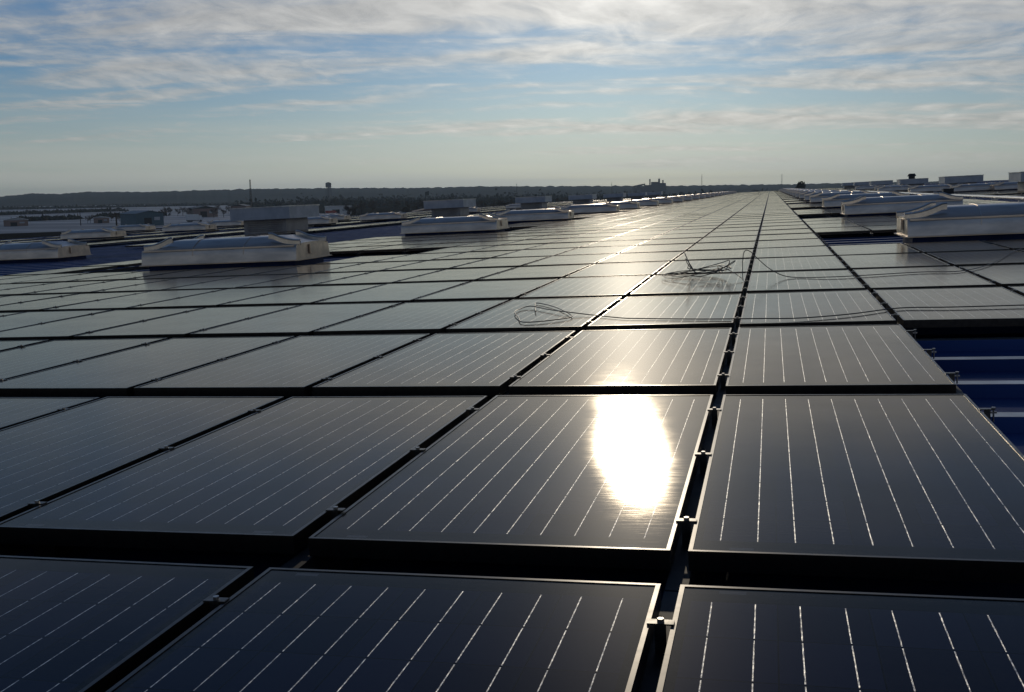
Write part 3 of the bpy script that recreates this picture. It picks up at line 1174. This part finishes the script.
# bare winter trees
def bare_tree_meshes(seed):
    rr = random.Random(seed)
    tk, cr = MB(), MB()
    H = 9.0
    top = Vector((rr.uniform(-.3, .3), rr.uniform(-.3, .3), H * .62))
    tk.tube([(0, 0, -.3), (top.x * .4, top.y * .4, H * .3), top], .20, 6, r1=.09)
    for _ in range(15):
        z = rr.uniform(.22, .62) * H
        base = Vector((top.x * z / (H * .62), top.y * z / (H * .62), z))
        an = rr.uniform(0, 6.283)
        ln = rr.uniform(1.8, 3.6)
        d = Vector((math.cos(an), math.sin(an), rr.uniform(.5, 1.4))).normalized()
        tip = base + d * ln
        tk.tube([base, base + d * ln * .5 + Vector((0, 0, .1)), tip], .07, 4, r1=.02)
        for _ in range(26):
            s = base + d * ln * rr.uniform(.3, 1.0)
            dd = (d + Vector((rr.gauss(0, .6), rr.gauss(0, .6), rr.gauss(.2, .5)))).normalized()
            l2 = rr.uniform(.5, 1.5)
            e2 = s + dd * l2
            sd = dd.cross(Vector((rr.random(), rr.random(), rr.random()))).normalized() * rr.uniform(.03, .10)
            cr.face([s - sd, s + sd, e2 + sd * .3, e2 - sd * .3])
            for _ in range(2):
                s3 = s + dd * l2 * rr.uniform(.3, .9)
                d3 = (dd + Vector((rr.gauss(0, .8), rr.gauss(0, .8), rr.gauss(0, .8)))).normalized() * rr.uniform(.3, .8)
                w3 = d3.cross(Vector((rr.random(), rr.random(), rr.random()))).normalized() * .05
                cr.face([s3 - w3, s3 + w3, s3 + d3])
    return tk.mesh('trunk', M_BARK), cr.mesh('crown', M_TWIG)


TREES = [bare_tree_meshes(s) for s in (1, 2, 3, 4)]
rt_ = random.Random(77)


def bare_tree(x, D, h, label, group):
    tm, cm = TREES[rt_.randrange(4)]
    s = h / 9.0
    m = far_at(px_bearing(x), D) @ Matrix.Rotation(rt_.uniform(0, 6.28), 4, 'Z') @ Matrix.Diagonal((s * rt_.uniform(.9, 1.3), s * rt_.uniform(.9, 1.3), s, 1))
    root = empty('bare_tree', m, label, 'tree', group)
    add_mesh_obj('trunk', tm, root)
    add_mesh_obj('crown', cm, root)


for i in range(16):
    bare_tree(164 + i * 4.6 + rt_.uniform(-2, 2), rt_.uniform(600, 760), rt_.uniform(5.0, 8.0), 'bare brown tree along the far edge of the pale yard, left of the mast', 'bare trees along the yard')
for i in range(62):
    bare_tree(352 + i * 4.6 + rt_.uniform(-3, 3), rt_.uniform(420, 900), rt_.uniform(5.5, 10.0), 'leafless brown tree in the thicket beyond the roof, behind the left vents', 'leafless trees of the brown thicket')
for x in (88, 92, 95, 112, 116, 120, 46, 30):
    bare_tree(x + rt_.uniform(-1, 1), rt_.uniform(540, 640), rt_.uniform(3.0, 4.6), 'small dark leafless tree standing alone on the pale yard, far left', 'small trees on the pale yard')

# dark hedgerows seen as mere lines across the yard
hd = MB()
for (x0, x1, D0, D1, h) in ((0, 125, 900, 1020, 1.5), (18, 78, 640, 660, 0.9), (100, 165, 700, 720, 1.2), (0, 240, 1400, 1480, 2.4), (240, 640, 950, 1000, 7.5), (300, 640, 1250, 1300, 9.0), (640, 800, 900, 1000, 8.0)):
    n = int((x1 - x0) * 7)
    for k in range(n):
        q = rt_.random()
        x = x0 + (x1 - x0) * q
        D = D0 + (D1 - D0) * q + rt_.uniform(-12, 12)
        c = far_at(px_bearing(x), D).translation
        for _ in range(3):
            o = Vector((rt_.gauss(0, 1.6), rt_.gauss(0, 1.6), abs(rt_.gauss(0, .42)) * h))
            s = rt_.uniform(.5, 1.3)
            a = Vector((rt_.gauss(0, 1), rt_.gauss(0, 1), rt_.gauss(0, 1))) * s
            b = Vector((rt_.gauss(0, 1), rt_.gauss(0, 1), rt_.gauss(0, 1))) * s
            p = Vector(c) + o
            hd.face([p - a, p + b, p + a, p - b])
tag(hd.build('hedgerows', M_EVER), 'dark lines of scrub across the yard and the plain beyond', 'scrub', kind='stuff')

et = empty('evergreen_tree', far_at(px_bearing(803.5), 420), 'dark round tree peeking over the far end of the roof, right of the seams', 'tree')
q = MB()
q.tube([(0, 0, 0), (0, 0, 9)], .3, 7, r1=.15)
q.build('trunk', M_BARK, et)
q = MB()
for _ in range(1500):
    p = Vector((rt_.gauss(0, 1), rt_.gauss(0, 1), rt_.gauss(0, 1))).normalized() * (rt_.random() ** .4)
    p = Vector((p.x * 1.9, p.y * 1.9, 10.6 + p.z * 3.6))
    a = Vector((rt_.gauss(0, 1), rt_.gauss(0, 1), rt_.gauss(0, 1))) * .28
    b = Vector((rt_.gauss(0, 1), rt_.gauss(0, 1), rt_.gauss(0, 1))) * .28
    q.face([p - a, p + b, p + a])
q.build('crown', M_EVER, et)
